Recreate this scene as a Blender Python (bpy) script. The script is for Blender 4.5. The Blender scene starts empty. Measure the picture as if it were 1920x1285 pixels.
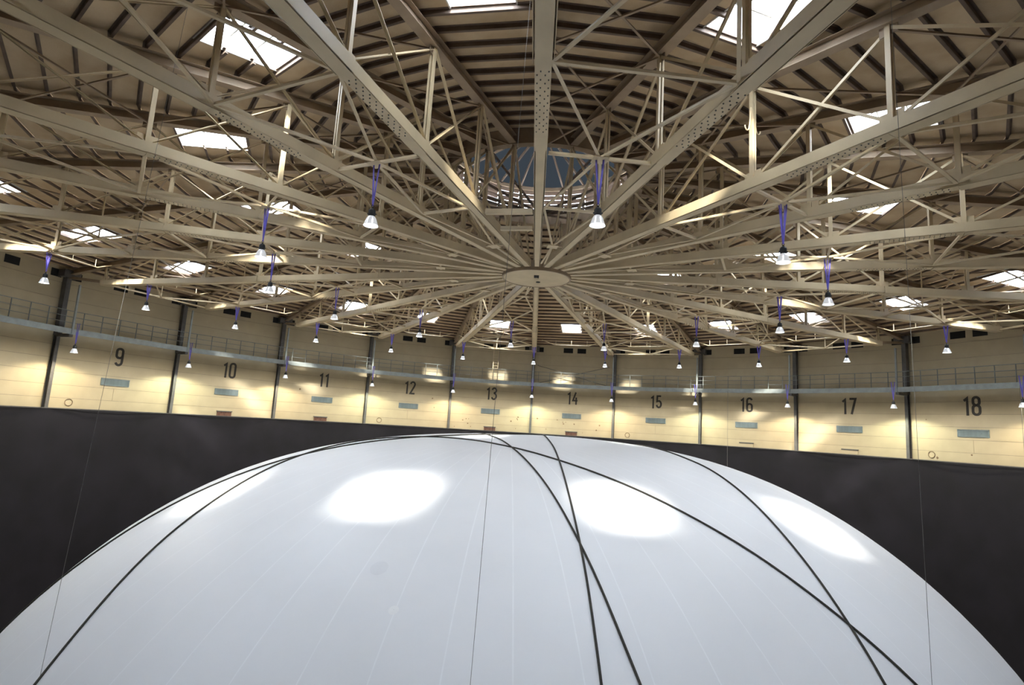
import bpy, math, random
import numpy as np
from mathutils import Vector, Matrix

# ------------------------------------------------------------------ camera
Z0 = 16.92                       # camera height above the floor
COL = bpy.context.scene.collection
SC = bpy.context.scene
CX, CY, YAW, PITCH, ROLL, FPX = 0.156, -25.29, -0.0432, 0.145, 0.0608, 1066.857

def cam_axes():
    cy, sy = math.cos(YAW), math.sin(YAW)
    cp, sp = math.cos(PITCH), math.sin(PITCH)
    f = np.array([sy * cp, cy * cp, sp]); r0 = np.array([cy, -sy, 0.0]); u0 = np.cross(r0, f)
    c, s = math.cos(ROLL), math.sin(ROLL)
    return c * r0 + s * u0, -s * r0 + c * u0, f
AR, AU, AF = cam_axes()
cam_data = bpy.data.cameras.new('camera')
cam = bpy.data.objects.new('camera', cam_data); COL.objects.link(cam)
cam_data.sensor_width = 36.0; cam_data.sensor_fit = 'HORIZONTAL'
cam_data.lens = FPX * 36.0 / 1920.0
cam_data.clip_start = 0.05; cam_data.clip_end = 500
cam.matrix_world = Matrix(((AR[0], AU[0], -AF[0], CX), (AR[1], AU[1], -AF[1], CY),
                           (AR[2], AU[2], -AF[2], Z0), (0, 0, 0, 1)))
SC.camera = cam

# ------------------------------------------------------------------ world, sun, exposure
world = bpy.data.worlds.new('sky'); SC.world = world; world.use_nodes = True
bg = world.node_tree.nodes['Background']
bg.inputs['Color'].default_value = (0.75, 0.845, 1.0, 1); bg.inputs['Strength'].default_value = 26.5
sd = bpy.data.lights.new('sun', 'SUN'); sd.energy = 33.0; sd.angle = math.radians(5.8); sd.color = (1.0, 0.95, 0.84)
SAZ, SEL = math.radians(-2.0), math.radians(37.2)
sun = bpy.data.objects.new('sun', sd); COL.objects.link(sun)
sun.rotation_euler = Vector((math.sin(SAZ) * math.cos(SEL), math.cos(SAZ) * math.cos(SEL), -math.sin(SEL))).to_track_quat('-Z', 'Y').to_euler()
vs = SC.view_settings
vs.view_transform = 'Standard'; vs.look = 'None'; vs.exposure = 0.0; vs.gamma = 1.0; vs.use_curve_mapping = False
SC.cycles.use_denoising = True
LAMP_W, OUTER_W, WALL_LAMP_W = 120.0, 1650.0, 700.0
WORD = {7: 'seven', 8: 'eight', 9: 'nine', 10: 'ten', 11: 'eleven', 12: 'twelve', 13: 'thirteen', 14: 'fourteen', 15: 'fifteen', 16: 'sixteen', 17: 'seventeen', 18: 'eighteen', 19: 'nineteen'}

# ------------------------------------------------------------------ materials
def mat(name, col, rough=0.6, metal=0.0, var=0.15, scale=3.0, bump=0.0, bscale=40.0, spec=0.5, obj_var=0.0, col2=None, stretch=None):
    m = bpy.data.materials.new(name); m.use_nodes = True
    nt = m.node_tree; N = nt.nodes; L = nt.links
    b = N['Principled BSDF']
    b.inputs['Roughness'].default_value = rough; b.inputs['Metallic'].default_value = metal
    b.inputs['Specular IOR Level'].default_value = spec
    tc = N.new('ShaderNodeTexCoord'); mp = N.new('ShaderNodeMapping'); L.new(tc.outputs['Object'], mp.inputs['Vector'])
    if stretch: mp.inputs['Scale'].default_value = stretch
    nz = N.new('ShaderNodeTexNoise'); nz.inputs['Scale'].default_value = scale; nz.inputs['Detail'].default_value = 5
    L.new(mp.outputs['Vector'], nz.inputs['Vector'])
    rp = N.new('ShaderNodeValToRGB')
    c2 = col2 or tuple(c * (1 - var * 2) for c in col)
    rp.color_ramp.elements[0].position = 0.3; rp.color_ramp.elements[0].color = (*c2, 1)
    rp.color_ramp.elements[1].position = 0.62; rp.color_ramp.elements[1].color = (*col, 1)
    L.new(nz.outputs['Fac'], rp.inputs['Fac'])
    out = rp.outputs['Color']
    if obj_var:
        oi = N.new('ShaderNodeObjectInfo'); hs = N.new('ShaderNodeHueSaturation')
        mr = N.new('ShaderNodeMapRange'); mr.inputs['To Min'].default_value = 1 - obj_var; mr.inputs['To Max'].default_value = 1 + obj_var
        L.new(oi.outputs['Random'], mr.inputs['Value']); L.new(mr.outputs['Result'], hs.inputs['Value'])
        L.new(out, hs.inputs['Color']); out = hs.outputs['Color']
    L.new(out, b.inputs['Base Color'])
    if bump:
        n2 = N.new('ShaderNodeTexNoise'); n2.inputs['Scale'].default_value = bscale; n2.inputs['Detail'].default_value = 4
        L.new(tc.outputs['Object'], n2.inputs['Vector'])
        bp = N.new('ShaderNodeBump'); bp.inputs['Strength'].default_value = bump; bp.inputs['Distance'].default_value = 0.02
        L.new(n2.outputs['Fac'], bp.inputs['Height']); L.new(bp.outputs['Normal'], b.inputs['Normal'])
    return m

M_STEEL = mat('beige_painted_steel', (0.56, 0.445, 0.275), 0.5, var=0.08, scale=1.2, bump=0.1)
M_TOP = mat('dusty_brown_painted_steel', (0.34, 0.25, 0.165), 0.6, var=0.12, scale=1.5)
M_PURLIN = mat('dark_brown_steel', (0.14, 0.097, 0.07), 0.7, var=0.15)
M_BOARD = mat('wood_wool_board', (0.50, 0.38, 0.24), 0.9, col2=(0.37, 0.26, 0.145), scale=0.8, bump=0.3, bscale=25, obj_var=0.09)
M_WALL = mat('cream_painted_concrete', (0.43, 0.355, 0.23), 0.75, var=0.05, scale=0.9, bump=0.12, bscale=12, obj_var=0.025)
M_JOINT = mat('joint_grey', (0.22, 0.19, 0.15), 0.9)  # dark grey of the wall backing that shows in the panel joints
M_COLUMN = mat('dark_grey_column_paint', (0.10, 0.095, 0.09), 0.6)
M_GALLERY = mat('grey_green_gallery_steel', (0.30, 0.325, 0.31), 0.5, metal=0.15, var=0.1)
M_RAIL = mat('grey_rail_steel', (0.20, 0.215, 0.20), 0.5, metal=0.2)
M_CURTAIN = mat('black_foil_curtain', (0.0105, 0.009, 0.013), 0.55, var=0.2, scale=0.6, bump=0.25, bscale=3.0, spec=0.28)
M_NUMBER = mat('black_number_paint', (0.045, 0.04, 0.035), 0.8, var=0.1)
M_VENT = mat('blue_grey_louvre', (0.19, 0.235, 0.245), 0.6)
M_DARK = mat('black_opening', (0.012, 0.011, 0.010), 0.9)
M_RUST = mat('rusty_brown_box', (0.16, 0.075, 0.05), 0.9, var=0.25, scale=6)
M_BALLOON = mat('white_balloon_film', (0.86, 0.865, 0.885), 0.5, var=0.012, scale=0.7, spec=0.35)
M_TAPE = mat('pale_seam_tape', (0.92, 0.93, 0.95), 0.35, var=0.02, spec=0.5)
M_ROPE = mat('dark_braided_rope', (0.05, 0.044, 0.034), 0.85, var=0.3, scale=60)
M_WIRE = mat('grey_steel_wire', (0.16, 0.155, 0.145), 0.4, metal=0.1, var=0.05)
M_CHROME = mat('glowing_reflector', (0.80, 0.82, 0.85), 0.15, metal=1.0, var=0.02)
M_HOUSING = mat('black_lamp_housing', (0.02, 0.022, 0.025), 0.5)
M_STRAP = mat('violet_blue_strap', (0.17, 0.14, 0.62), 0.7, var=0.1)
M_FLOOR = mat('grey_concrete_floor', (0.30, 0.28, 0.26), 0.7, var=0.1, scale=0.5)
M_PATCH = mat('light_repair_patch', (0.92, 0.92, 0.92), 0.4, var=0.02)
M_SMUDGE = mat('grey_smudge', (0.825, 0.832, 0.855), 0.5, var=0.02)
M_STAIN = mat('brown_wall_damage', (0.25, 0.17, 0.10), 0.95, var=0.3, scale=9)
M_CURB = mat('white_skylight_curb', (0.62, 0.60, 0.55), 0.6, var=0.04)

def emis(name, col, st):
    m = bpy.data.materials.new(name); m.use_nodes = True; nt = m.node_tree
    b = nt.nodes['Principled BSDF']; b.inputs['Base Color'].default_value = (*col, 1)
    nt.nodes.remove(b)
    e = nt.nodes.new('ShaderNodeEmission'); e.inputs['Color'].default_value = (*col, 1); e.inputs['Strength'].default_value = st
    nt.links.new(e.outputs[0], nt.nodes['Material Output'].inputs['Surface']); return m
M_BULB = emis('lit_lamp_glass', (0.95, 1.0, 0.93), 45.0)

b_ = M_CHROME.node_tree.nodes['Principled BSDF']; b_.inputs['Emission Color'].default_value = (.93, .96, 1, 1); b_.inputs['Emission Strength'].default_value = 0.45; b_.inputs['Metallic'].default_value = 0.6  # emission added to the reflector, standing in for bulb light in the bell

def pane_mat(name, tcol, trans, dcol):
    m = bpy.data.materials.new(name); m.use_nodes = True; nt = m.node_tree
    nt.nodes.remove(nt.nodes['Principled BSDF'])
    t = nt.nodes.new('ShaderNodeBsdfTransparent'); t.inputs[0].default_value = (*tcol, 1)
    d = nt.nodes.new('ShaderNodeBsdfTranslucent'); d.inputs[0].default_value = (*dcol, 1)
    x = nt.nodes.new('ShaderNodeMixShader'); x.inputs[0].default_value = 1 - trans
    nt.links.new(t.outputs[0], x.inputs[1]); nt.links.new(d.outputs[0], x.inputs[2])
    nt.links.new(x.outputs[0], nt.nodes['Material Output'].inputs['Surface']); return m
M_PANE = pane_mat('hazy_skylight_sheet', (0.95, 0.98, 1.0), 0.7, (0.9, 0.9, 0.88))
M_CAP = pane_mat('grey_blue_fibreglass', (0.5, 0.6, 0.7), 0.003, (0.04, 0.043, 0.045))

# ------------------------------------------------------------------ mesh helper
class MB:
    def __init__(s): s.v = []; s.f = []
    def quadbox(s, c8):
        n = len(s.v); s.v += [tuple(p) for p in c8]
        s.f += [tuple(n + i for i in q) for q in ((0, 3, 2, 1), (4, 5, 6, 7), (0, 1, 5, 4), (1, 2, 6, 5), (2, 3, 7, 6), (3, 0, 4, 7))]
        return s
    def box(s, x0, x1, y0, y1, z0, z1):
        return s.quadbox([(x0, y0, z0), (x1, y0, z0), (x1, y1, z0), (x0, y1, z0), (x0, y0, z1), (x1, y0, z1), (x1, y1, z1), (x0, y1, z1)])
    def bar(s, p, q, w, h=None, up=(0, 0, 1)):
        h = h or w; p = Vector(p); q = Vector(q); d = (q - p).normalized(); u = Vector(up)
        if abs(d.dot(u)) > 0.999: u = Vector((1, 0, 0))
        sd_ = d.cross(u).normalized(); u = sd_.cross(d).normalized()
        a = sd_ * w / 2; b = u * h / 2
        return s.quadbox([p - a - b, p + a - b, q + a - b, q - a - b, p - a + b, p + a + b, q + a + b, q - a + b])
    def angle(s, p, q, w, t=0.014, up=(0, 0, 1), flip=1):
        """two back-to-back legs of an L section"""
        p = Vector(p); q = Vector(q); d = (q - p).normalized(); u = Vector(up)
        if abs(d.dot(u)) > 0.99: u = Vector((1, 0, 0))
        sd_ = d.cross(u).normalized(); u = sd_.cross(d).normalized()
        s.bar(p, q, w, t, up=u); s.bar(p + u * flip * w / 2, q + u * flip * w / 2, t, w, up=u); return s
    def tube(s, pts, r, n=8, closed=False):
        pts = [Vector(p) for p in pts]; m = len(pts); base = len(s.v); prev = None
        for i, p in enumerate(pts):
            if closed: t = pts[(i + 1) % m] - pts[i - 1]
            else: t = pts[min(i + 1, m - 1)] - pts[max(i - 1, 0)]
            t.normalize()
            if prev is None:
                a = t.cross(Vector((0, 0, 1)))
                if a.length < 1e-3: a = t.cross(Vector((1, 0, 0)))
            else: a = prev - t * prev.dot(t)
            a.normalize(); prev = a; b = t.cross(a)
            rr = r[i] if isinstance(r, (list, tuple)) else r
            for k in range(n):
                th = 2 * math.pi * k / n; s.v.append(tuple(p + a * math.cos(th) * rr + b * math.sin(th) * rr))
        for i in range(m if closed else m - 1):
            j = (i + 1) % m
            for k in range(n):
                l = (k + 1) % n; s.f.append((base + i * n + k, base + i * n + l, base + j * n + l, base + j * n + k))
        if not closed:
            s.f.append(tuple(base + k for k in range(n))[::-1]); s.f.append(tuple(base + (m - 1) * n + k for k in range(n)))
        return s
    def lathe(s, prof, n=24, cap=False):
        base = len(s.v)
        for r, z in prof:
            for k in range(n):
                th = 2 * math.pi * k / n; s.v.append((r * math.cos(th), r * math.sin(th), z))
        for i in range(len(prof) - 1):
            for k in range(n):
                l = (k + 1) % n; s.f.append((base + i * n + k, base + i * n + l, base + (i + 1) * n + l, base + (i + 1) * n + k))
        if cap:
            s.f.append(tuple(base + k for k in range(n))[::-1]); s.f.append(tuple(base + (len(prof) - 1) * n + k for k in range(n)))
        return s
    def mesh(s, name, m, smooth=False):
        me = bpy.data.meshes.new(name); me.from_pydata(s.v, [], s.f); me.materials.append(m)
        if smooth: me.polygons.foreach_set('use_smooth', [True] * len(me.polygons))
        me.update(); return me
    def build(s, name, m, parent=None, smooth=False):
        return link(name, s.mesh(name, m, smooth), parent)

def link(name, me, parent=None):
    o = bpy.data.objects.new(name, me); COL.objects.link(o)
    if parent is not None: o.parent = parent
    return o
def tag(o, label, cat, group=None, kind=None):
    if label: o['label'] = label
    if cat: o['category'] = cat
    if group: o['group'] = group
    if kind: o['kind'] = kind
    return o
def empty(name, loc=(0, 0, 0), rz=0.0):
    o = bpy.data.objects.new(name, None); COL.objects.link(o); o.location = loc; o.rotation_euler = (0, 0, rz); o.empty_display_size = 0.3
    return o
def struct(o): o['kind'] = 'structure'; return o
def copy_thing(root, loc=None, rz=None):
    c = root.copy(); COL.objects.link(c)
    if loc is not None: c.location = loc
    if rz is not None: c.rotation_euler = (0, 0, rz)
    for ch in list(root.children):
        d = ch.copy(); COL.objects.link(d); d.parent = c
        for g in list(ch.children):
            e = g.copy(); COL.objects.link(e); e.parent = d
    return c

# ------------------------------------------------------------------ layout
def ang(k): return math.radians(90 - 15 * (k - 14))          # plane of truss / column k (24 of them)
def P(k, r, h): a = ang(k); return (r * math.cos(a), r * math.sin(a), h + Z0)
def PP(k, r, h):
    """point in bay k (fractional), on the straight chord between truss planes"""
    k0 = math.floor(k + 1e-9); t = k - k0; a = Vector(P(k0, r, h)); b = Vector(P(k0 + 1, r, h)); return a.lerp(b, t)
def topc(r): return 11.72 - 0.138 * r                        # centre of the top chord
def deck(r): return 12.17 - 0.14 * r                         # underside of the roof boards
def pix(p):
    d = np.array(p, float) - np.array([CX, CY, Z0]); z = d @ AF
    if z < 0.3: return None
    return 960 + FPX * (d @ AR) / z, 642.5 - FPX * (d @ AU) / z
def shown(pts):
    """area in pixels (clipped to the frame) of the points' box, 0 when outside"""
    q = [pix(p) for p in pts]
    if any(x is None for x in q):
        q = [x for x in q if x is not None]
        if len(q) < 2: return 0
    xs = [min(max(x[0], 0), 1920) for x in q]; ys = [min(max(x[1], 0), 1285) for x in q]
    return (max(xs) - min(xs)) * (max(ys) - min(ys))
RW = 30.0
NODES = [4.4, 8.1, 11.75, 15.4, 19.1, 22.85, 26.6]
BC = 6.97                                                     # centre height of the bottom chords

# ------------------------------------------------------------------ setting: floor
m = MB(); m.lathe([(0.01, -0.2), (30.6, -0.2), (30.6, 0.0), (0.01, 0.0)], 48); struct(m.build('floor', M_FLOOR))

# ------------------------------------------------------------------ setting: round wall of 24 flat bays
wall = struct(empty('wall_round'))
seams = [-0.75, 0.03, 0.82, 1.62, 2.42, 3.22, 4.02, 5.0, 6.0, 7.0, 8.05]
def bay_frame(k):
    a = (ang(k) + ang(k + 1)) / 2; c, s_ = math.cos(a), math.sin(a)
    R0 = RW * math.cos(math.radians(7.5))
    return Vector((R0 * c, R0 * s_, Z0)), Vector((s_, -c, 0)), Vector((-c, -s_, 0)), a   # origin, right, inward
HALF = RW * math.sin(math.radians(7.5))
def bay_matrix(k):
    o, rt, inn, a = bay_frame(k)
    return Matrix(((rt.x, inn.x * -1, 0, o.x), (rt.y, inn.y * -1, 0, o.y), (0, 0, 1, o.z), (0, 0, 0, 1)))  # x right, y outward, z up
panel_mesh = {}
for i in range(len(seams) - 1):
    for half in (0, 1):
        g = 0.009
        x0, x1 = (-HALF, -0.02) if half == 0 else (-0.02, HALF)
        mm = MB().box(x0 + g, x1 - g, 0, 0.25, seams[i] + g, seams[i + 1] - g)
        panel_mesh[i, half] = mm.mesh('wall_panel', M_WALL)
    panel_mesh[i, 2] = MB().box(-HALF + 0.01, HALF - 0.01, 0, 0.25, seams[i] + 0.009, seams[i + 1] - 0.009).mesh('wall_panel', M_WALL)
backing = MB().box(-HALF - 0.05, HALF + 0.05, 0.02, 0.4, -Z0, 8.3).mesh('wall_backing', M_JOINT)
plain = MB().box(-HALF, HALF, 0.0, 0.02, -Z0, 8.1).mesh('wall_face', M_WALL)
for k in range(1, 25):
    mw = bay_matrix(k)
    o = link('wall_backing', backing, wall); o.matrix_local = mw
    if 7 <= k <= 19:
        for i in range(len(seams) - 1):
            halves = (0, 1) if i in (1,) and k % 3 == 0 else (2,)
            for h_ in halves:
                o = link('wall_panel', panel_mesh[i, h_], wall); o.matrix_local = mw
    else:
        o = link('wall_face', plain, wall); o.matrix_local = mw

# painted numbers
def rrect(x0, x1, y0, y1, r):
    pts = []
    for cx, cy, a0 in ((x1 - r, y1 - r, 0), (x0 + r, y1 - r, 90), (x0 + r, y0 + r, 180), (x1 - r, y0 + r, 270)):
        for j in range(5):
            t = math.radians(a0 + 90 * j / 4); pts.append((cx + r * math.cos(t), cy + r * math.sin(t)))
    return pts
def arc(cx, cy, rx, ry, a0, a1, n=9):
    return [(cx + rx * math.cos(math.radians(a0 + (a1 - a0) * j / (n - 1))), cy + ry * math.sin(math.radians(a0 + (a1 - a0) * j / (n - 1)))) for j in range(n)]
DIG = {
 '0': [(rrect(0, .36, 0, 1, .17), 1)],
 '1': [([(0.0, .80), (.17, .95), (.17, -.055)], 0)],
 '2': [(arc(.18, .80, .18, .2, 175, -20) + [(.30, .60), (0.0, 0.0), (.38, 0.0)], 0)],
 '3': [(arc(.18, .79, .18, .21, 170, -75) + [(.14, .55)], 0), ([(.14, .55)] + arc(.17, .27, .20, .27, 70, -160), 0)],
 '4': [([(.24, 1.03), (0.0, .30), (.40, .30)], 0), ([(.28, .58), (.28, -.055)], 0)],
 '5': [([(.36, 1.0), (.05, 1.0), (.03, .55)] + arc(.18, .32, .19, .28, 110, -165), 0)],
 '6': [(rrect(0, .36, 0, .56, .16), 1), ([(0.0, .35), (0.0, .80)] + arc(.18, .80, .18, .2, 180, 15), 0)],
 '7': [([(0.0, 1.0), (.38, 1.0), (.12, -.05)], 0)],
 '8': [(rrect(0, .36, 0, .54, .17), 1), (rrect(.02, .34, .54, 1.0, .155), 1)],
 '9': [(rrect(0, .36, .44, 1.0, .16), 1), ([(.36, .65), (.36, .20)] + arc(.18, .20, .18, .2, 0, -165), 0)]}
def stroke(mb, pts, w, closed, y0, y1):
    n = len(pts); L_, R_ = [], []
    for i in range(n):
        p = Vector(pts[i])
        a = Vector(pts[i - 1]) if (i or closed) else None; b = Vector(pts[(i + 1) % n]) if (i < n - 1 or closed) else None
        d1 = (p - a).normalized() if a is not None and (p - a).length > 1e-6 else None
        d2 = (b - p).normalized() if b is not None and (b - p).length > 1e-6 else None
        d1 = d1 or d2; d2 = d2 or d1
        n1 = Vector((-d1.y, d1.x)); n2 = Vector((-d2.y, d2.x)); mt = (n1 + n2)
        mt = mt.normalized() if mt.length > 1e-6 else n1
        s_ = min(1 / max(mt.dot(n1), 0.45), 2.0) * w / 2
        L_.append(p + mt * s_); R_.append(p - mt * s_)
    base = len(mb.v)
    for l, r in zip(L_, R_): mb.v += [(l.x, y0, l.y), (r.x, y0, r.y), (l.x, y1, l.y), (r.x, y1, r.y)]
    for i in range(n if closed else n - 1):
        j = (i + 1) % n; A = base + 4 * i; B = base + 4 * j
        mb.f += [(A, A + 1, B + 1, B), (A + 2, B + 2, B + 3, A + 3), (A, B, B + 2, A + 2), (A + 1, A + 3, B + 3, B + 1)]
def number_mesh(txt, H=1.08):
    mb = MB(); widths = {'1': .26}; x = 0; glyphs = []
    for ch in txt:
        glyphs.append((ch, x)); x += (widths.get(ch, .38) + .20)
    tot = x - .20
    for ch, gx in glyphs:
        for pts, closed in DIG[ch]:
            stroke(mb, [((gx + px - tot / 2) * H, py * H) for px, py in pts], 0.155, closed, -0.012, 0.004)
    return mb.mesh('painted_number', M_NUMBER)
for k in range(8, 20):
    o = link('painted_number', number_mesh(str(k)), wall); o.matrix_local = bay_matrix(k) @ Matrix.Translation((0.02, 0, 2.40))
    o['label'] = 'black painted number %d' % k

# wall furniture by bay
vent_frame = MB().box(-.9, .9, -.05, .0, 1.0, 1.03).box(-.9, .9, -.05, 0, 1.45, 1.48).box(-.9, -.86, -.05, 0, 1.03, 1.45).box(.86, .9, -.05, 0, 1.03, 1.45).mesh('vent_frame', M_VENT)
slat = MB().quadbox([(-.86, -.045, 0), (.86, -.045, 0), (.86, -.01, .045), (-.86, -.01, .045), (-.86, -.045, .008), (.86, -.045, .008), (.86, -.01, .053), (-.86, -.01, .053)]).mesh('vent_slat', M_VENT)
open_m = {}
for tx, w in ((0.425, .115), (0.59, .105), (0.075, .085), (0.925, .085)):
    open_m[tx] = MB().box((tx - .5 - w / 2) * 2 * HALF, (tx - .5 + w / 2) * 2 * HALF, -.03, .0, 7.28, 7.74).mesh('air_opening', M_DARK)
rng = random.Random(4)
for k in range(8, 20):
    mw = bay_matrix(k)
    v = empty('wall_vent'); v.matrix_world = mw
    tag(v, 'blue-grey louvred vent below the painted number ' + WORD[k], 'vent', 'louvred vents along the cream wall')
    link('vent_frame', vent_frame, v)
    for j in range(7):
        s_ = link('vent_slat', slat, v); s_.location = (0, 0, 1.045 + j * 0.057)
    for j, (tx, me) in enumerate(open_m.items()):
        o = link('air_opening', me, wall); o.matrix_local = mw
    if k % 3 == 0:
        ring = MB().tube([(-2.55 + .21 * math.cos(t), -.02, -.22 + .21 * math.sin(t)) for t in [2 * math.pi * j / 20 for j in range(20)]], 0.022, 6, True)
        ring = ring.build('pipe_hole_ring', M_STAIN, wall); ring.matrix_local = mw
    else:
        b = empty('wall_box'); b.matrix_world = mw
        tag(b, 'rusty brown slot box under the vent of number ' + WORD[k], 'box', 'rusty slot boxes at the curtain edge')
        MB().box(-.52, .56, -.07, 0, -.60, -.28).build('box_body', M_RUST if k in (10, 11, 13, 14) else M_WALL, b)
        MB().box(-.56, .60, -.11, 0, -.28, -.2).build('box_lid', M_COLUMN, b)
# damage spots
for k, n, lo in ((13, 11, 0), (14, 10, 0), (12, 3, 1), (18, 4, 1), (11, 1, 1)):
    mw = bay_matrix(k); mb = MB()
    for j in range(n):
        x = rng.uniform(-3.4, 3.4); z = rng.uniform(-.45, .9 if not lo else 2.1); r_ = rng.uniform(.03, .085)
        prof = [(x + r_ * rng.uniform(.6, 1.2) * math.cos(t), -.012, z + r_ * rng.uniform(.7, 1.3) * math.sin(t)) for t in [2 * math.pi * q / 8 for q in range(8)]]
        b0 = len(mb.v); mb.v += prof + [(p[0], .002, p[2]) for p in prof]; mb.f.append(tuple(b0 + q for q in range(8)))
        mb.f += [(b0 + q, b0 + (q + 1) % 8, b0 + 8 + (q + 1) % 8, b0 + 8 + q) for q in range(8)]
    o = mb.build('plaster_damage', M_STAIN, wall); o.matrix_local = mw; o['kind'] = 'stuff'

# ------------------------------------------------------------------ setting: ceiling (roof boards, purlins, skylights)
ceil = struct(empty('ceiling'))
PR = [4.6 + 0.8 * i for i in range(33)]
inner_rows, outer_rows = (10, 11, 12), (23, 24, 25)
SKH = 0.84
def sky_rows(k):
    s_ = set(outer_rows)
    if k % 2 == 0: s_ |= set(inner_rows)
    return s_
boards = []; purl = []
def board8(k, r0, r1, ta, tb, th=0.09):
    """board between radii r0..r1 (at the trusses), between tangential offsets given as functions"""
    def pt(r, t, up):
        a, b = Vector(P(k, r, deck(r) + up)), Vector(P(k + 1, r, deck(r) + up)); L_ = (b - a).length
        tt = t if isinstance(t, float) and 0 <= t <= 1 else None
        f = tt if tt is not None else 0.5 + t[0] / L_
        return a.lerp(b, f)
    g = 0.012
    return [pt(r0 + g, ta, 0), pt(r0 + g, tb, 0), pt(r1 - g, tb, 0), pt(r1 - g, ta, 0), pt(r0 + g, ta, th), pt(r0 + g, tb, th), pt(r1 - g, tb, th), pt(r1 - g, ta, th)]
for k in range(1, 25):
    sr = sky_rows(k)
    for i in range(32):
        r0, r1 = PR[i], PR[i + 1]
        if i in sr:
            boards.append(board8(k, r0, r1, 0.0, [-SKH])); boards.append(board8(k, r0, r1, [SKH], 1.0))
        else: boards.append(board8(k, r0, r1, 0.0, 1.0))
    for i in range(33):
        r = PR[i]; a, b = Vector(P(k, r, deck(r) - .072)), Vector(P(k + 1, r, deck(r) - .072)); L_ = (b - a).length
        cut = (i in (11, 12) and k % 2 == 0) or i in (24, 25)
        d = (b - a).normalized(); sl = Vector((0, 0, 1))
        if cut:
            mid = (a + b) / 2
            purl.append((a, mid - d * (SKH - .12))); purl.append((mid + d * (SKH - .12), b))
        else: purl.append((a, b))
def area_sorted(items, pts): return sorted(items, key=lambda q: -shown(pts(q)))
boards = area_sorted(boards, lambda q: q[:4]); purl = area_sorted(purl, lambda q: [q[0], q[1], q[0] - Vector((0, 0, .2))])
rest = MB()
for j, b8 in enumerate(boards):
    if j < 295:
        c = sum(b8, Vector()) / 8
        o = MB().quadbox([p - c for p in b8]).build('roof_board', M_BOARD, ceil); o.location = c
    else: rest.quadbox(b8)
o = rest.build('roof_boards', M_BOARD, ceil); o['kind'] = 'stuff'
rest = MB()
def purlin_geo(mb, a, b, c=Vector()):
    a = a - c; b = b - c; d = (b - a).normalized(); s_ = d.cross(Vector((0, 0, 1))).normalized()
    mb.bar(a, b, 0.014, 0.135); 
    mb.bar(a + s_ * .035 - Vector((0, 0, .065)), b + s_ * .035 - Vector((0, 0, .065)), 0.07, 0.016)
    mb.bar(a - s_ * .035 + Vector((0, 0, .062)), b - s_ * .035 + Vector((0, 0, .062)), 0.07, 0.016)
for j, (a, b) in enumerate(purl):
    if j < 295:
        c = (a + b) / 2; mb = MB(); purlin_geo(mb, a, b, c); o = mb.build('purlin', M_PURLIN, ceil); o.location = c
    else: purlin_geo(rest, a, b)
o = rest.build('purlins', M_PURLIN, ceil); o['kind'] = 'stuff'

# skylights
wn = 0
def skylight(k, rows):
    global wn
    wn += 1
    root = struct(empty('window_%d' % wn))
    r0, r1 = PR[rows[0]], PR[rows[-1] + 1]
    def pt(r, t, up):
        a, b = Vector(P(k, r, deck(r) + up)), Vector(P(k + 1, r, deck(r) + up)); return a.lerp(b, 0.5 + t / (b - a).length)
    H = 0.34
    # four curb boards
    e = 0.04
    for ra, rb, ta, tb in ((r0 - e, r0, -SKH, SKH), (r1, r1 + e, -SKH, SKH), (r0 - e, r1 + e, -SKH - e, -SKH), (r0 - e, r1 + e, SKH, SKH + e)):
        MB().quadbox([pt(ra, ta, -.03), pt(ra, tb, -.03), pt(rb, tb, -.03), pt(rb, ta, -.03), pt(ra, ta, H), pt(ra, tb, H), pt(rb, tb, H), pt(rb, ta, H)]).build('curb_board', M_CURB, root)
    # vaulted hazy sheet
    mb = MB(); n = 8
    for j in range(n + 1):
        t = -SKH - .03 + (2 * SKH + .06) * j / n; z = H + 0.16 * math.sin(math.pi * j / n)
        mb.v += [tuple(pt(r0 - e, t, z)), tuple(pt(r1 + e, t, z))]
    for j in range(n): mb.f.append((2 * j, 2 * j + 1, 2 * j + 3, 2 * j + 2))
    for q in (0, 1): mb.f.append(tuple(2 * j + q for j in range(n + 1)))
    mb.build('window_pane', M_PANE, root)
    for rr in (r0 + .8, r1 - .8):
        MB().bar(pt(rr, -SKH, H - .02), pt(rr, SKH, H - .02), .045, .05).build('glazing_bar', M_CURB, root)
    # daylight portal in the opening (guides the sky sampling, gives no light of its own)
    ld = bpy.data.lights.new('skylight_portal', 'AREA'); ld.shape = 'RECTANGLE'; ld.size = 2 * SKH; ld.size_y = r1 - r0
    ld.cycles.is_portal = True
    lo = bpy.data.objects.new('skylight_portal', ld); COL.objects.link(lo)
    a = (ang(k) + ang(k + 1)) / 2; rm = (r0 + r1) / 2 * math.cos(math.radians(7.5))
    zax = Vector((math.cos(a) * 0.13, math.sin(a) * 0.13, 1)).normalized(); xax = Vector((math.sin(a), -math.cos(a), 0)); yax = zax.cross(xax)
    c = pt((r0 + r1) / 2, 0, H + .22)
    lo.matrix_world = Matrix(((xax.x, yax.x, zax.x, c.x), (xax.y, yax.y, zax.y, c.y), (xax.z, yax.z, zax.z, c.z), (0, 0, 0, 1)))
for k in range(1, 25):
    skylight(k, outer_rows)
    if k % 2 == 0: skylight(k, inner_rows)

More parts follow.
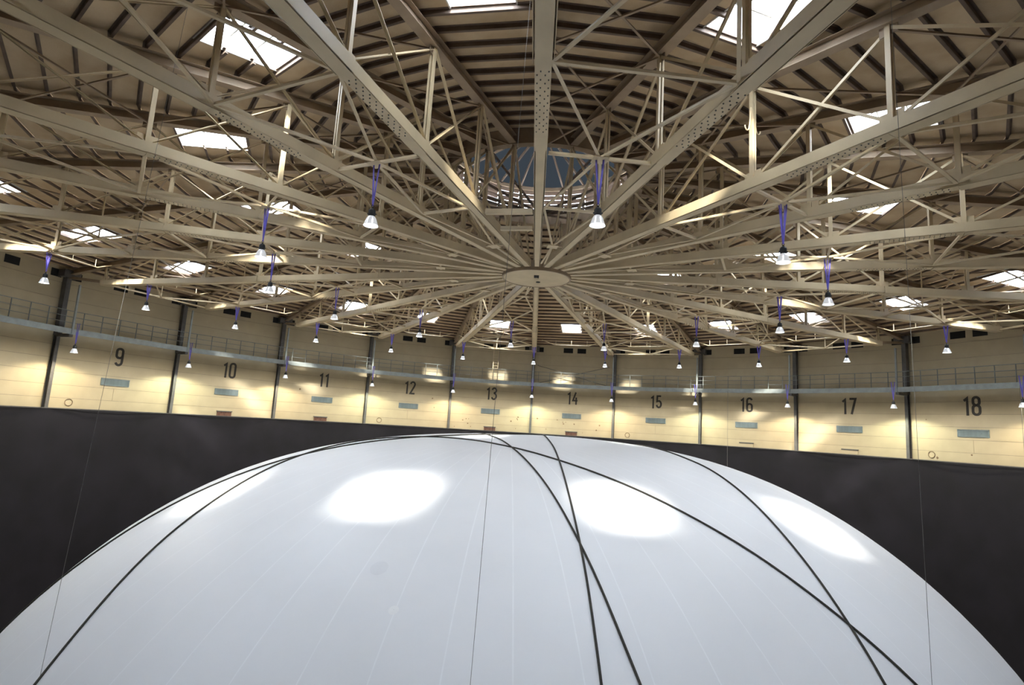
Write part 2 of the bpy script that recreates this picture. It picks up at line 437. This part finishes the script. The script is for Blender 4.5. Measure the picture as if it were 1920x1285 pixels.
# ------------------------------------------------------------------ roof trusses (24 radial)
def T(r, h): return (r, 0, h)
LB = 11.62
def make_truss():
    t = empty('roof_truss', (0, 0, Z0))
    # bottom chord in three lengths, two channels side by side
    for r0, r1, w, zz in ((1.40, 8.1, .31, BC), (8.1, 15.4, .33, BC), (15.4, 26.75, .42, BC - .03)):
        mb = MB(); hw = w / 2
        for sg in (-1, 1):
            mb.bar((r0, sg * (hw - .045 - (hw - .02) / 2 + .0), zz - .15), (r1, sg * (hw - .045 - (hw - .02) / 2), zz - .15), hw - .02, .014)
            mb.bar((r0, sg * (hw - .008), zz), (r1, sg * (hw - .008), zz), .014, .30)
            mb.bar((r0, sg * (hw - .07), zz + .145), (r1, sg * (hw - .07), zz + .145), .12, .014)
            mb.bar((r0, sg * .02, zz), (r1, sg * .02, zz), .012, .28)
        mb.build('bottom_chord', M_STEEL, t)
    # top chord
    r_in, r_out = 4.45, 29.7
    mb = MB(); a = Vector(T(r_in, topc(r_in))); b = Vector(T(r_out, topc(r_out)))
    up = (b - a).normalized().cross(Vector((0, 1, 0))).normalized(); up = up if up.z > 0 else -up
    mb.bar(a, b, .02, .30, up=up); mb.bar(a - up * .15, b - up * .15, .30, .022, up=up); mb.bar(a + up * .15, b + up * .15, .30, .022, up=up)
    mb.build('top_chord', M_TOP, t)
    # posts
    for j, r in enumerate(NODES):
        mb = MB()
        for sg in (-1, 1):
            mb.bar((r, sg * .045, BC + .1), (r, sg * .045, topc(r) - .12), .05, .12, up=(1, 0, 0))
        mb.build('vertical_post', M_STEEL, t)
        MB().box(r - .26, r + .26, -.012, .012, BC + .02, BC + .38).build('gusset_plate', M_STEEL, t)
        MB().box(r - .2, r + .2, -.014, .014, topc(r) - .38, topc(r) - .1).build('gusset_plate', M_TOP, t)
    for i in range(len(NODES) - 1):
        ra, rb = NODES[i], NODES[i + 1]
        for (p, q, sg) in (((ra, BC + .12), (rb, topc(rb) - .2), 1), ((ra, topc(ra) - .2), (rb, BC + .12), -1)):
            MB().angle((p[0], sg * .03, p[1]), (q[0], sg * .03, q[1]), .075, up=(0, 1, 0)).build('diagonal_brace', M_STEEL, t)
    MB().angle((1.5, .03, BC + .12), (4.4, .03, topc(4.6) - .3), .075, up=(0, 1, 0)).build('diagonal_brace', M_STEEL, t)
    # end knee to the column
    MB().bar((26.6, 0, BC + .02), (29.7, 0, 7.35), .12, .16).build('end_bracket', M_TOP, t)
    # splice plate with bolts under the chord
    MB().box(11.95, 15.38, -.155, .155, BC - .172, BC - .157).build('splice_plate', M_STEEL, t)
    mb = MB(); rg = random.Random(3)
    for c in range(9):
        for q, y in enumerate((-.115, -.045, .045, .115)):
            x = 12.9 + c * .27 + (.12 if q % 2 else 0); mb.box(x - .012, x + .012, y - .012, y + .012, BC - .19, BC - .172)
    mb.build('bolt_heads', M_COLUMN, t)['kind'] = 'stuff'
    return t
TR = {}
base_truss = make_truss()
ords = ['first', 'second', 'third', 'fourth', 'fifth', 'sixth', 'seventh']
for k in range(1, 25):
    tr = base_truss if k == 1 else copy_thing(base_truss)
    tr.rotation_euler = (0, 0, ang(k)); TR[k] = tr
    if 9 <= k <= 18: lab = 'beige steel roof truss ending above the column between painted numbers %s and %s' % (WORD[k - 1], WORD[k])
    elif k == 2: lab = 'beige steel roof truss running straight up from the hub, in the middle of the picture'
    elif 3 <= k <= 8: lab = 'beige steel roof truss, %s one left of the upright middle truss' % ords[k - 3]
    else:
        n = (2 - k) % 24; lab = 'beige steel roof truss, %s one right of the upright middle truss' % ords[n - 1]
    tag(tr, lab, 'truss', 'radial roof trusses')
for k in (24, 5):          # coat-hook like J hooks on two posts
    for sg in (-1, 1):
        pts = [(11.75, sg * .08, 9.25), (11.75, sg * .12, 8.75), (11.75, sg * .15, 8.62)] + [(11.75, sg * (.23 + .08 * math.cos(t)), 8.62 + .1 * math.sin(t)) for t in (3.6, 4.2, 4.71, 5.3, 6.0, 6.5)]
        MB().tube(pts, .018, 6).build('hook', M_STEEL, TR[k])

# ------------------------------------------------------------------ bracing between trusses (odd bays)
def make_bracing():
    """local frame: truss plane A along +x at angle +7.5 deg, B at -7.5 deg"""
    t = empty('cross_bracing', (0, 0, Z0))
    h7 = math.radians(7.5)
    def A(r, h, e=0.0): return Vector((r * math.cos(h7), r * math.sin(h7) - e, h))
    def B(r, h, e=0.0): return Vector((r * math.cos(h7), -r * math.sin(h7) + e, h))
    def Cn(r, h): return Vector((r * math.cos(h7), 0, h))
    hb = BC - .12
    for r in NODES:
        MB().angle(A(r, hb, .2), B(r, hb, .2), .085).build('ring_strut', M_STEEL, t)
    for rc, ra, rb in ((4.4, 1.9, 8.1), (11.75, 8.1, 15.4), (19.1, 15.4, 22.85)):
        for rr in (ra, rb):
            MB().angle(A(rr, hb + .01, .17), Cn(rc, hb + .01), .075).build('cross_brace', M_STEEL, t)
            MB().angle(B(rr, hb + .01, .17), Cn(rc, hb + .01), .075).build('cross_brace', M_STEEL, t)
        MB().box(Cn(rc, 0).x - .2, Cn(rc, 0).x + .2, -.2, .2, hb - .03, hb - .015).build('node_plate', M_STEEL, t)
    for f in (A, B): MB().angle(f(22.85, hb + .01, .17), Cn(26.6, hb + .01), .075).build('cross_brace', M_STEEL, t)
    MB().box(Cn(26.6, 0).x - .14, Cn(26.6, 0).x + .14, -.2, .2, hb - .03, hb - .015).build('node_plate', M_STEEL, t)
    # ties from the mid nodes up to the roof, upper plane crosses
    for rc in (19.1, 26.6):
        x = rc * math.cos(h7)
        MB().angle((x, 0, hb), (x, 0, deck(rc) - .22), .05).build('hanger_tie', M_STEEL, t)
    for i in range(0, len(NODES) - 1):
        ra, rb = NODES[i], NODES[i + 1]
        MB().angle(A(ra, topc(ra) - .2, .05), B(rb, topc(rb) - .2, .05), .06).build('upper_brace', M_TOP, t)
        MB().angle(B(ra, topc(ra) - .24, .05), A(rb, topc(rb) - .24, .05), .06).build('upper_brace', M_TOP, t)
    return t
bb = None
def bay_name(k):
    """a phrase for bay k (between truss k and k+1) that can be found in the photograph"""
    k = (k - 1) % 24 + 1
    if 9 <= k <= 18: return 'in front of painted number ' + WORD[k]
    return {1: 'just right of the upright middle truss', 3: 'two bays left of the upright middle truss', 5: 'four bays left of the upright middle truss', 7: 'at the far left edge, above the picture side of number 8',
            19: 'at the right edge beyond number 18', 21: 'five bays right of the upright middle truss', 23: 'three bays right of the upright middle truss'}[k]
for k in range(1, 25, 2):
    if bb is None: bb = make_bracing(); o = bb
    else: o = copy_thing(bb)
    o.rotation_euler = (0, 0, ang(k) - math.radians(7.5))
    tag(o, 'thin steel cross bracing ' + bay_name(k), 'bracing', 'cross bracings between the roof trusses')
# two short heavy ties beside the hub
for r, w in ((7.55, .16), (5.95, .14)):
    a = PP(2.0, r, BC - .02); b = PP(3.0, r, BC - .02); d = (b - a).normalized()
    o = MB().bar(a + d * .2, b - d * .2, w, w).build('tie_beam', M_STEEL)
    tag(o, 'short thick beige tie beam left of the middle truss, %s the hub' % ('farther from' if r > 7 else 'nearer to'), 'beam', 'tie beams by the hub')

# ------------------------------------------------------------------ hub disc
hub = empty('hub_disc', (0, 0, Z0 + BC - .28)); tag(hub, 'round beige hub plate where all roof trusses meet', 'hub')
MB().lathe([(0.01, 0.0), (1.50, 0.0), (1.50, .03), (0.01, .03)], 48).build('hub_plate', M_STEEL, hub)
MB().lathe([(1.50, -.015), (1.575, -.015), (1.575, .42), (1.50, .42), (1.50, -.015)], 48).build('hub_rim', M_TOP, hub)
MB().box(-.11, .11, -.62, -.20, -.012, 0.0).build('dark_hatch', M_DARK, hub)
MB().tube([(.02, -.30, -.0), (.06, -.62, -.10), (.08, -.72, -.16)], .015, 6).build('cable_eye', M_DARK, hub)
MB().lathe([(.01, -.02), (.10, -.02), (.10, 0), (.01, 0)], 14).build('cable_outlet', M_DARK, hub).location = (.08, .55, 0)

# ------------------------------------------------------------------ roof lantern
lan = empty('roof_lantern', (0, 0, Z0)); tag(lan, 'round louvred roof lantern with grey-blue ribbed cap above the hub', 'lantern')
hA = topc(4.6)
MB().lathe([(4.30, hA - .2), (4.62, hA - .2), (4.62, hA + .45), (4.30, hA + .45), (4.30, hA - .2)], 48).build('ring_beam', M_TOP, lan)
MB().lathe([(4.45, hA + 1.75), (4.7, hA + 1.75), (4.7, hA + 1.95), (4.45, hA + 1.95), (4.45, hA + 1.75)], 48).build('ring_beam', M_TOP, lan)
post_m = MB().bar((4.55, 0, hA + .45), (4.55, 0, hA + 1.75), .10, .12).mesh('drum_post', M_PURLIN)
rib_m = MB().bar((4.6, 0, hA + 1.9), (.15, 0, hA + 3.0), .07, .12).mesh('cap_rib', M_PURLIN)
h7 = math.radians(7.5)
def wedge(r0, z0, r1, z1, th=.02):
    c, s_ = math.cos(h7), math.sin(h7)
    p = [(r0 * c, -r0 * s_, z0), (r1 * c, -r1 * s_, z1), (r1 * c, r1 * s_, z1), (r0 * c, r0 * s_, z0)]
    return MB().quadbox([Vector(q) for q in p] + [Vector(q) + Vector((0, 0, th)) for q in p])
cap_m = wedge(4.85, hA + 1.93, .12, hA + 3.06).mesh('cap_panel', M_CAP)
lou_m = MB().quadbox([Vector(v) for v in [(4.50, -.55, .085), (4.50, .55, .085), (4.64, .55, -.09), (4.64, -.55, -.09), (4.50, -.55, .1), (4.50, .55, .1), (4.64, .55, -.075), (4.64, -.55, -.075)]]).mesh('louvre_slat', M_PURLIN)
wp_m = MB().quadbox([Vector(v) for v in [(4.66, -.56, hA + .45), (4.67, -.56, hA + .45), (4.67, .56, hA + .45), (4.66, .56, hA + .45), (4.66, -.56, hA + 1.75), (4.67, -.56, hA + 1.75), (4.67, .56, hA + 1.75), (4.66, .56, hA + 1.75)]]).mesh('lantern_pane', M_PANE)
for k in range(24):
    for me, da in ((post_m, 0), (rib_m, 0), (cap_m, h7), (wp_m, h7)):
        o = link(me.name.split('.')[0], me, lan); o.rotation_euler = (0, 0, ang(k) + da)
    for j in range(5):
        o = link('louvre_slat', lou_m, lan); o.rotation_euler = (0, 0, ang(k) + h7); o.location = (0, 0, hA + .62 + j * .26)
# inner spider frame under the lantern
for k in range(0, 24, 2):
    MB().bar(P(k, 4.4, topc(4.4) - Z0 + Z0 - .1), P(k, .3, BC + 2.9), .07, .09).build('spider_rafter', M_PURLIN, lan).location = (0, 0, -Z0)
MB().tube([P(14, .25, BC - .1), P(14, .25, BC + 3)], .12, 10).build('king_post', M_TOP, lan).location = (0, -.25, -Z0)

# ------------------------------------------------------------------ columns
for k in range(8, 21):
    c = empty('wall_column', P(k, 29.78, -Z0), ang(k))
    mb = MB(); mb.bar((0, 0, 0), (0, 0, Z0 + 3.75), .02, .26, up=(1, 0, 0)); mb.bar((-.13, 0, 0), (-.13, 0, Z0 + 3.75), .2, .02, up=(1, 0, 0)); mb.bar((.13, 0, 0), (.13, 0, Z0 + 3.75), .2, .02, up=(1, 0, 0))
    mb.build('lower_shaft', M_COLUMN, c)
    MB().box(-.2, .16, -.135, .135, Z0 + 3.75, Z0 + 7.85).build('upper_shaft', M_COLUMN, c)
    MB().box(-1.15, -.12, -.11, .11, Z0 + 3.66, Z0 + 3.84).build('gallery_bracket', M_COLUMN, c)
    MB().box(-.45, .1, -.5, .5, Z0 + 7.32, Z0 + 7.75).build('column_head', M_COLUMN, c)
    lab = 'dark steel wall column between painted numbers %s and %s' % (WORD[k - 1], WORD[k]) if 9 < k < 19 else {8: 'dark steel wall column left of the bay before number 8, at the left edge', 9: 'dark steel wall column directly left of painted number 9', 19: 'dark steel wall column right of painted number 18', 20: 'dark steel wall column beyond the right picture edge'}[k]
    tag(c, lab, 'column', 'wall columns between the numbered bays')

# ------------------------------------------------------------------ gallery
gal = empty('gallery_walkway', (0, 0, Z0)); tag(gal, 'grey steel gallery walkway with railing running round the cream wall', 'walkway')
def G(k, r, h): p = PP(k, r, h); return Vector((p.x, p.y, h))
RG = 28.62
for k in range(7, 21):
    MB().bar(G(k, RG, 3.99), G(k + 1 - 1e-6, RG, 3.99), .05, .34).build('fascia_beam', M_GALLERY, gal)
    a, b, c, d = G(k, RG + .04, 4.0), G(k + 1 - 1e-6, RG + .04, 4.0), G(k + 1 - 1e-6, 29.5, 4.0), G(k, 29.5, 4.0)
    MB().quadbox([a, b, c, d] + [q + Vector((0, 0, .04)) for q in (a, b, c, d)]).build('deck_plate', M_RAIL, gal)
    for h in (5.2, 4.85, 4.5):
        MB().tube([G(k, RG, h), G(k + 1 - 1e-6, RG, h)], .018 if h < 5 else .024, 6).build('rail', M_RAIL, gal)
    for j in range(7):
        t = (j + .5) / 7
        MB().bar(G(k + t, RG, 4.1), G(k + t, RG, 5.2), .04, .04).build('rail_post', M_RAIL, gal)
    MB().box(-.05, .05, -.05, .05, 3.85, 6.85).build('hanger_post', M_GALLERY, gal).matrix_local = Matrix.Translation(G(k, RG - .03, 0)) @ Matrix.Rotation(ang(k), 4, 'Z')

# ladder by number 13
lad = empty('ladder', P(13.52, 28.75, 4.04), ang(13.52)); tag(lad, 'narrow steel ladder rising from the gallery above number 13', 'ladder')
for sg in (-1, 1): MB().bar((0, sg * .24, 0), (-.1, sg * .24, 3.0), .05, .05).build('ladder_rail', M_STEEL, lad)
for j in range(11): MB().bar((-.01 * j * .9, -.24, .2 + j * .26), (-.01 * j * .9, .24, .2 + j * .26), .025, .025).build('rung', M_STEEL, lad)
# crossed wind ties above number 14
ties = empty('wind_ties', (0, 0, 0)); tag(ties, 'thin dark crossed wind ties behind the railing above number 14', 'bracing')
MB().tube([PP(14.05, 29.3, 5.9), PP(14.92, 29.3, 4.2)], .025, 6).build('wind_tie', M_COLUMN, ties)
MB().tube([PP(14.08, 29.25, 4.2), PP(14.95, 29.25, 6.0)], .025, 6).build('wind_tie', M_COLUMN, ties)
# suspended pipes with bent ends
for k in range(8, 20):
    h = 7.35; r = 25.2
    p = empty('hanging_pipe', (0, 0, 0)); tag(p, 'thin pale hanging pipe with bent ends, high above number ' + WORD[k], 'pipe', 'thin hanging pipes under the outer roof')
    MB().tube([PP(k + .10, r + .3, h + .45), PP(k + .27, r, h), PP(k + .73, r, h), PP(k + .90, r + .3, h + .45)], .03, 7).build('pipe', M_STEEL, p)
    for t in (.29, .5, .71): MB().bar(PP(k + t, r, h), PP(k + t, r, h + .42), .03, .03).build('pipe_hanger', M_STEEL, p)

# ------------------------------------------------------------------ black curtain below the numbers
cur = empty('black_curtain', (0, 0, 0)); tag(cur, 'black sheet curtain covering the lower wall all the way round', 'curtain')
for k in range(1, 25):
    mb = MB(); nx, nz = 16, 8; rg = random.Random(k)
    for j in range(nz + 1):
        z = Z0 - .575 - (Z0 - .6) * j / nz
        for i in range(nx + 1):
            a = ang(k) + (ang(k + 1) - ang(k)) * i / nx
            r = 29.45 + (rg.uniform(-.012, .012) if 0 < i < nx else 0) + .02 * math.sin(i * math.pi / 2)
            mb.v.append((r * math.cos(a), r * math.sin(a), z))
    for j in range(nz):
        for i in range(nx):
            q = j * (nx + 1) + i; mb.f.append((q, q + 1, q + nx + 2, q + nx + 1))
    mb.build('curtain_panel', M_CURTAIN, cur, smooth=True)
    MB().bar(P(k, 29.46, -.60), P(k + 1, 29.46, -.60), .05, .05).build('curtain_rail', M_COLUMN, cur)

# ------------------------------------------------------------------ lamps
def make_lamp():
    t = empty('highbay_lamp')
    ref = MB().lathe([(.075, .27), (.10, .25), (.135, .19), (.165, .10), (.19, .03), (.205, 0), (.20, 0), (.16, .09), (.13, .18), (.095, .24), (.07, .255)], 28)
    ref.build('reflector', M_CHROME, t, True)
    MB().lathe([(.01, .03), (.11, .02), (.168, .035), (.168, .05), (.01, .06)], 20).build('lamp_glass', M_BULB, t, True)
    MB().lathe([(.085, .26), (.095, .30), (.095, .42), (.07, .46), (.03, .48), (.03, .52), (.01, .52)], 16).build('ballast_housing', M_HOUSING, t)
    MB().bar((-.12, 0, .33), (.12, 0, .33), .05, .03).build('side_clamp', M_HOUSING, t)
    MB().tube([(.03 * math.cos(a), 0, .55 + .04 * math.sin(a)) for a in [2 * math.pi * q / 10 for q in range(10)]], .01, 5, True).build('hook_eye', M_HOUSING, t)
    return t
lamp0 = make_lamp(); used = [False]
def lamp(loc, topz, spread, label, group, watt, two=True, col=(.93, .97, 1.0)):
    if not used[0]: used[0] = True; o = lamp0
    else: o = copy_thing(lamp0)
    o.location = loc; tag(o, label, 'lamp', group)
    x, y, z = loc; a = math.atan2(y, x); tx, ty = math.sin(a) * spread, -math.cos(a) * spread
    L = topz - z
    for sg in ((-1, 1) if two else (0,)):
        s_ = MB().bar((0, 0, .56), (tx * sg, ty * sg, L), .045, .012, up=(math.cos(a), math.sin(a), .01)).build('strap', M_STRAP, o)
    ld = bpy.data.lights.new('lamp_light', 'SPOT'); ld.energy = watt; ld.spot_size = math.radians(149); ld.spot_blend = 0.28
    ld.shadow_soft_size = .12; ld.color = col
    lo = bpy.data.objects.new('lamp_light', ld); COL.objects.link(lo); lo.location = (0, 0, -.02); lo.parent = o
    return o
inner_lab = {27: 'highbay lamp at centre left, nearest lamp left of the upright middle truss', 25: 'brightest highbay lamp, just right of the upright middle truss',
  23: 'large highbay lamp right of the hub on a long violet strap', 21: 'highbay lamp at the right, hung below a long violet strap over number 16',
  19: 'highbay lamp over the right side, second in the inner ring from number 17', 17: 'highbay lamp hanging above the column between 15 and 16, inner ring',
  15: 'highbay lamp hung in line with the column left of number 15, upper of two', 13: 'highbay lamp on a thin line just right of number 13, inner ring',
  11: 'highbay lamp above number 12 in the inner ring', 9: 'highbay lamp above number 11 in front of an outer skylight',
  7: 'lower of two stacked highbay lamps left of the hub, over a skylight', 29: 'upper of two stacked highbay lamps left of the hub'}
for k, lab in inner_lab.items():
    p = PP((k - 1) % 24 + 1 + .5, 11.75, 5.08); lamp(tuple(p), Z0 + BC - .12, .10, lab, 'highbay lamps of the inner ring', LAMP_W)
for k in range(8, 20):
    p = P(k, 23.1, 5.30); lab = 'highbay lamp hung from the truss above the column left of number ' + WORD[k] if k > 8 else 'highbay lamp near the left edge, hung from a lit truss chord'
    if k == 19: lab = 'highbay lamp hung from the last truss at the right, above number 18'
    lamp(p, Z0 + BC - .18, .14, lab, 'highbay lamps of the outer ring', OUTER_W, col=(1.0, .95, .82))
for k in range(8, 20):
    p = P(k, 28.15, 2.70); lab = 'small highbay lamp below the gallery at the column left of number ' + WORD[k] if k > 8 else 'small highbay lamp below the gallery beyond the left edge'
    if k == 19: lab = 'small highbay lamp below the gallery right of number 18, beyond the edge'
    lamp(p, Z0 + 3.95, .05, lab, 'highbay lamps below the gallery', WALL_LAMP_W, col=(1.0, .86, .55) if k % 2 else (.93, .98, .66))

# ------------------------------------------------------------------ balloon
BS = 2.0                                                       # size fixed by where the sun patches fall on it
BP = dict(c=np.array([CX + (-0.171 - CX) * BS, CY + (-13.0 - CY) * BS, Z0 - 4.323 * BS]), a=8.791 * BS, h=4.052 * BS, n=.673, m=1.5)
tx, ty = -0.028, 0.059
Ry = np.array([[math.cos(tx), 0, math.sin(tx)], [0, 1, 0], [-math.sin(tx), 0, math.cos(tx)]])
Rx = np.array([[1, 0, 0], [0, math.cos(ty), -math.sin(ty)], [0, math.sin(ty), math.cos(ty)]])
BM = Rx @ Ry
def b_local(phi, az, off=0.0):
    r = BP['a'] * abs(math.cos(phi)) ** BP['n']; z = BP['h'] * math.copysign(abs(math.sin(phi)) ** BP['m'], phi)
    return np.array([r * math.cos(az), r * math.sin(az), z])
def b_F(Pw):
    L = (np.asarray(Pw) - BP['c']) @ BM
    return (math.hypot(L[0], L[1]) / BP['a']) ** (2 / BP['n']) + (abs(L[2]) / BP['h']) ** (2 / BP['m']) - 1
def b_grad(Pw):
    g = np.zeros(3)
    for i in range(3):
        e = np.zeros(3); e[i] = 1e-4; g[i] = b_F(Pw + e) - b_F(Pw - e)
    return g / (np.linalg.norm(g) + 1e-12)
def b_snap(Pw, off=0.0):
    """move a point onto the skin along the normal"""
    Pw = np.array(Pw, float)
    for _ in range(12):
        n = b_grad(Pw); f = b_F(Pw); f2 = b_F(Pw + n * 1e-3); d = (f2 - f) / 1e-3
        Pw = Pw - n * np.clip(f / (d + 1e-9), -.3, .3)
    return Pw + b_grad(Pw) * off
def b_hit(x, y):
    o = np.array([CX, CY, Z0]); d = AF + (x - 960) / FPX * AR - (y - 642.5) / FPX * AU
    prev = .5
    for t in np.linspace(.5, 45, 1500):
        if b_F(o + t * d) < 0:
            lo, hi = prev, t
            for _ in range(30):
                m_ = (lo + hi) / 2
                if b_F(o + m_ * d) < 0: hi = m_
                else: lo = m_
            return o + hi * d
        prev = t
    return None
ball = empty('gas_balloon', (BP['c'][0], BP['c'][1], 0)); tag(ball, 'huge white inflated balloon with thin meridian seams and dark ropes over it', 'balloon')
sp_phi = []
NPH = 72
for i in range(NPH + 1):
    u = -1 + 2 * i / NPH
    sp_phi.append(math.pi / 2 * math.copysign(1 - (1 - abs(u)) ** 1.25, u))
NG = 68; sub = 4
mb = MB(); nth = NG * sub; az0 = math.radians(-92.32)
OFF = np.array([BP['c'][0], BP['c'][1], 0])
def b_world(phi, az): return BM @ b_local(phi, az) + BP['c']
for phi in sp_phi[1:-1]:
    for j in range(nth):
        mb.v.append(tuple(b_world(phi, az0 + 2 * math.pi * j / nth) - OFF))
rows = len(sp_phi) - 2
for i in range(rows - 1):
    for j in range(nth):
        l = (j + 1) % nth; mb.f.append((i * nth + j, i * nth + l, (i + 1) * nth + l, (i + 1) * nth + j))
for row, phi in ((0, -math.pi / 2), (rows - 1, math.pi / 2)):
    c_ = len(mb.v); mb.v.append(tuple(b_world(phi, 0) - OFF))
    for j in range(nth):
        l = (j + 1) % nth; q = (c_, row * nth + l, row * nth + j)
        mb.f.append(q if row == 0 else q[::-1])
mb.build('envelope', M_BALLOON, ball, True)
ZMIN = min(v[2] for v in mb.v)
for g in range(NG):
    az = az0 + 2 * math.pi * g / NG; mb = MB(); pts = []
    for phi in np.linspace(-.5, 1.47, 44):
        Pw = b_world(phi, az); r_ = BP['a'] * abs(math.cos(phi)) ** BP['n']
        n = b_grad(Pw); tdir = BM @ np.array([-math.sin(az), math.cos(az), 0]); w = min(.014, r_ * .04)
        base = Pw + n * .004 - OFF; pts.append((base - tdir * w, base + tdir * w))
    for a, b in pts: mb.v += [tuple(a), tuple(b)]
    for i in range(len(pts) - 1): mb.f.append((2 * i, 2 * i + 1, 2 * i + 3, 2 * i + 2))
    mb.build('seam_tape', M_TAPE, ball)
def disc_on(x, y, r, material, name):
    Pw = b_hit(x, y); n = b_grad(Pw); u = np.cross(n, [0, 0, 1.0]); u /= np.linalg.norm(u); v = np.cross(n, u)
    mb = MB(); ring = [b_snap(Pw + (u * math.cos(t) + v * math.sin(t)) * r, .006) - OFF for t in [2 * math.pi * q / 20 for q in range(20)]]
    mb.v = [tuple(p) for p in ring] + [tuple(b_snap(Pw, .008) - OFF)]
    mb.f = [(q, (q + 1) % 20, 20) for q in range(20)]
    return mb.build(name, material, ball, True)
disc_on(738, 1145, .105, M_PATCH, 'repair_patch')['label'] = 'small round pale patch on a seam'
disc_on(711, 1066, .20, M_SMUDGE, 'smudge')
disc_on(738.5, 1144, .022, M_STAIN, 'patch_eyelet')

# ropes laid over the balloon (each continued over the skin past what is seen)
ropes = {'R1':[(66.8,1285),(117.9,1224),(180.7,1145.4),(251.5,1066.8),(314.3,1005.9),(373.3,960.7),(451.9,907.7),(538.3,864.2),(640,833.6),(699,824.2),(757.9,820.4),(816.8,820.2),(891.5,826.5),(958.3,839.7),(1047.5,864.9),(1131,894),(1209.8,927.3),(1280,962.7),(1354.6,1004),(1437.2,1055),(1515.7,1114),(1590.4,1173),(1653.3,1224),(1716,1285)],
 'R2':[(114,1086),(157,1054),(235.8,998.5),(314.3,952.5),(392.9,914),(471.5,882.7),(550,858.2)],
 'R3':[(915,816.5),(938.6,825.2),(960.2,840.9),(993.6,872.3),(1032.9,923.4),(1064.3,976.4),(1087.9,1023.6),(1119.4,1086.5),(1150.8,1165),(1174.4,1224),(1199.9,1285)],
 'R4':[(1024,820.5),(1038.8,840.9),(1048.6,866.4),(1062.4,913.6),(1072.2,952.9),(1086,1015.7),(1099.7,1082.5),(1109.5,1157),(1119.3,1224),(1127.2,1285)],
 'R5':[(1253,848.5),(1280,858.8),(1319.3,875),(1358.6,899.8),(1397.9,931.3),(1443,976.5),(1488.2,1029.5),(1535.4,1090.4),(1590.4,1173),(1625.7,1228),(1658,1285)]}
rope_lab = {'R1': 'dark rope crossing the whole balloon from lower left to lower right', 'R2': 'dark rope hugging the upper left outline of the balloon',
 'R3': 'dark rope from the balloon top, crossing the steepest rope below the centre', 'R4': 'steepest dark rope running down the balloon just right of the centre',
 'R5': 'rightmost dark rope curving down the right flank of the balloon'}
def extend(p_prev, p, n, back=False):
    out = []; t = p - p_prev; t /= np.linalg.norm(t)
    for _ in range(n):
        q = b_snap(p + t * .6)
        t = q - p; t /= np.linalg.norm(t); p = q; out.append(p)
        if p[2] < BP['c'][2] - .3: break
    return out
for nm, px in ropes.items():
    pts = [b_hit(*q) for q in px]; pts = [p for p in pts if p is not None]
    # fill in between
    dense = []
    for a, b in zip(pts[:-1], pts[1:]):
        n = max(2, int(np.linalg.norm(b - a) / .35))
        for j in range(n): dense.append(a + (b - a) * j / n)
    dense.append(pts[-1])
    dense = [b_snap(p) for p in dense]
    for _ in range(6): dense = [dense[0]] + [(dense[i - 1] + 2 * dense[i] + dense[i + 1]) / 4 for i in range(1, len(dense) - 1)] + [dense[-1]]
    front = extend(dense[2], dense[0], 60)[::-1]; backp = extend(dense[-3], dense[-1], 60)
    allp = [b_snap(p, .024) for p in front + dense + backp]
    o = MB().tube([tuple(p) for p in allp], .026, 8).build('rope', M_ROPE, None, True)
    tag(o, rope_lab[nm], 'rope', 'dark ropes over the balloon')

# thin wires hanging from the roof to the balloon
def wire(a, b, r, label):
    mb = MB().tube([a, b], r, 6); o = mb.build('steel_wire', M_WIRE); tag(o, label, 'wire', 'thin wires stretched down to the balloon')
wire((-.404, -13.62, Z0 + 9.6), tuple(b_hit(881.7, 1285)), .0045, 'thin wire crossing the picture left of the hub down onto the balloon')
wire((7.29, -14.1, Z0 + 9.45), tuple(b_hit(1747.6, 1285)), .0045, 'thin wire in the right part of the picture, from roof to balloon')
wire((-8.44, -13.49, Z0 + 9.45), tuple(b_hit(74.7, 1271)), .0045, 'thin wire in the left part of the picture, from roof to balloon')
for k, lab in ((16, 'faint vertical wire in front of the curtain below number 16'), (18.62, 'faint vertical wire in front of the curtain right of number 18')):
    p = PP(k + .38, 28.0, 0); wire((p.x, p.y, Z0 + 3.9), (p.x, p.y, Z0 - 12), .012, lab)
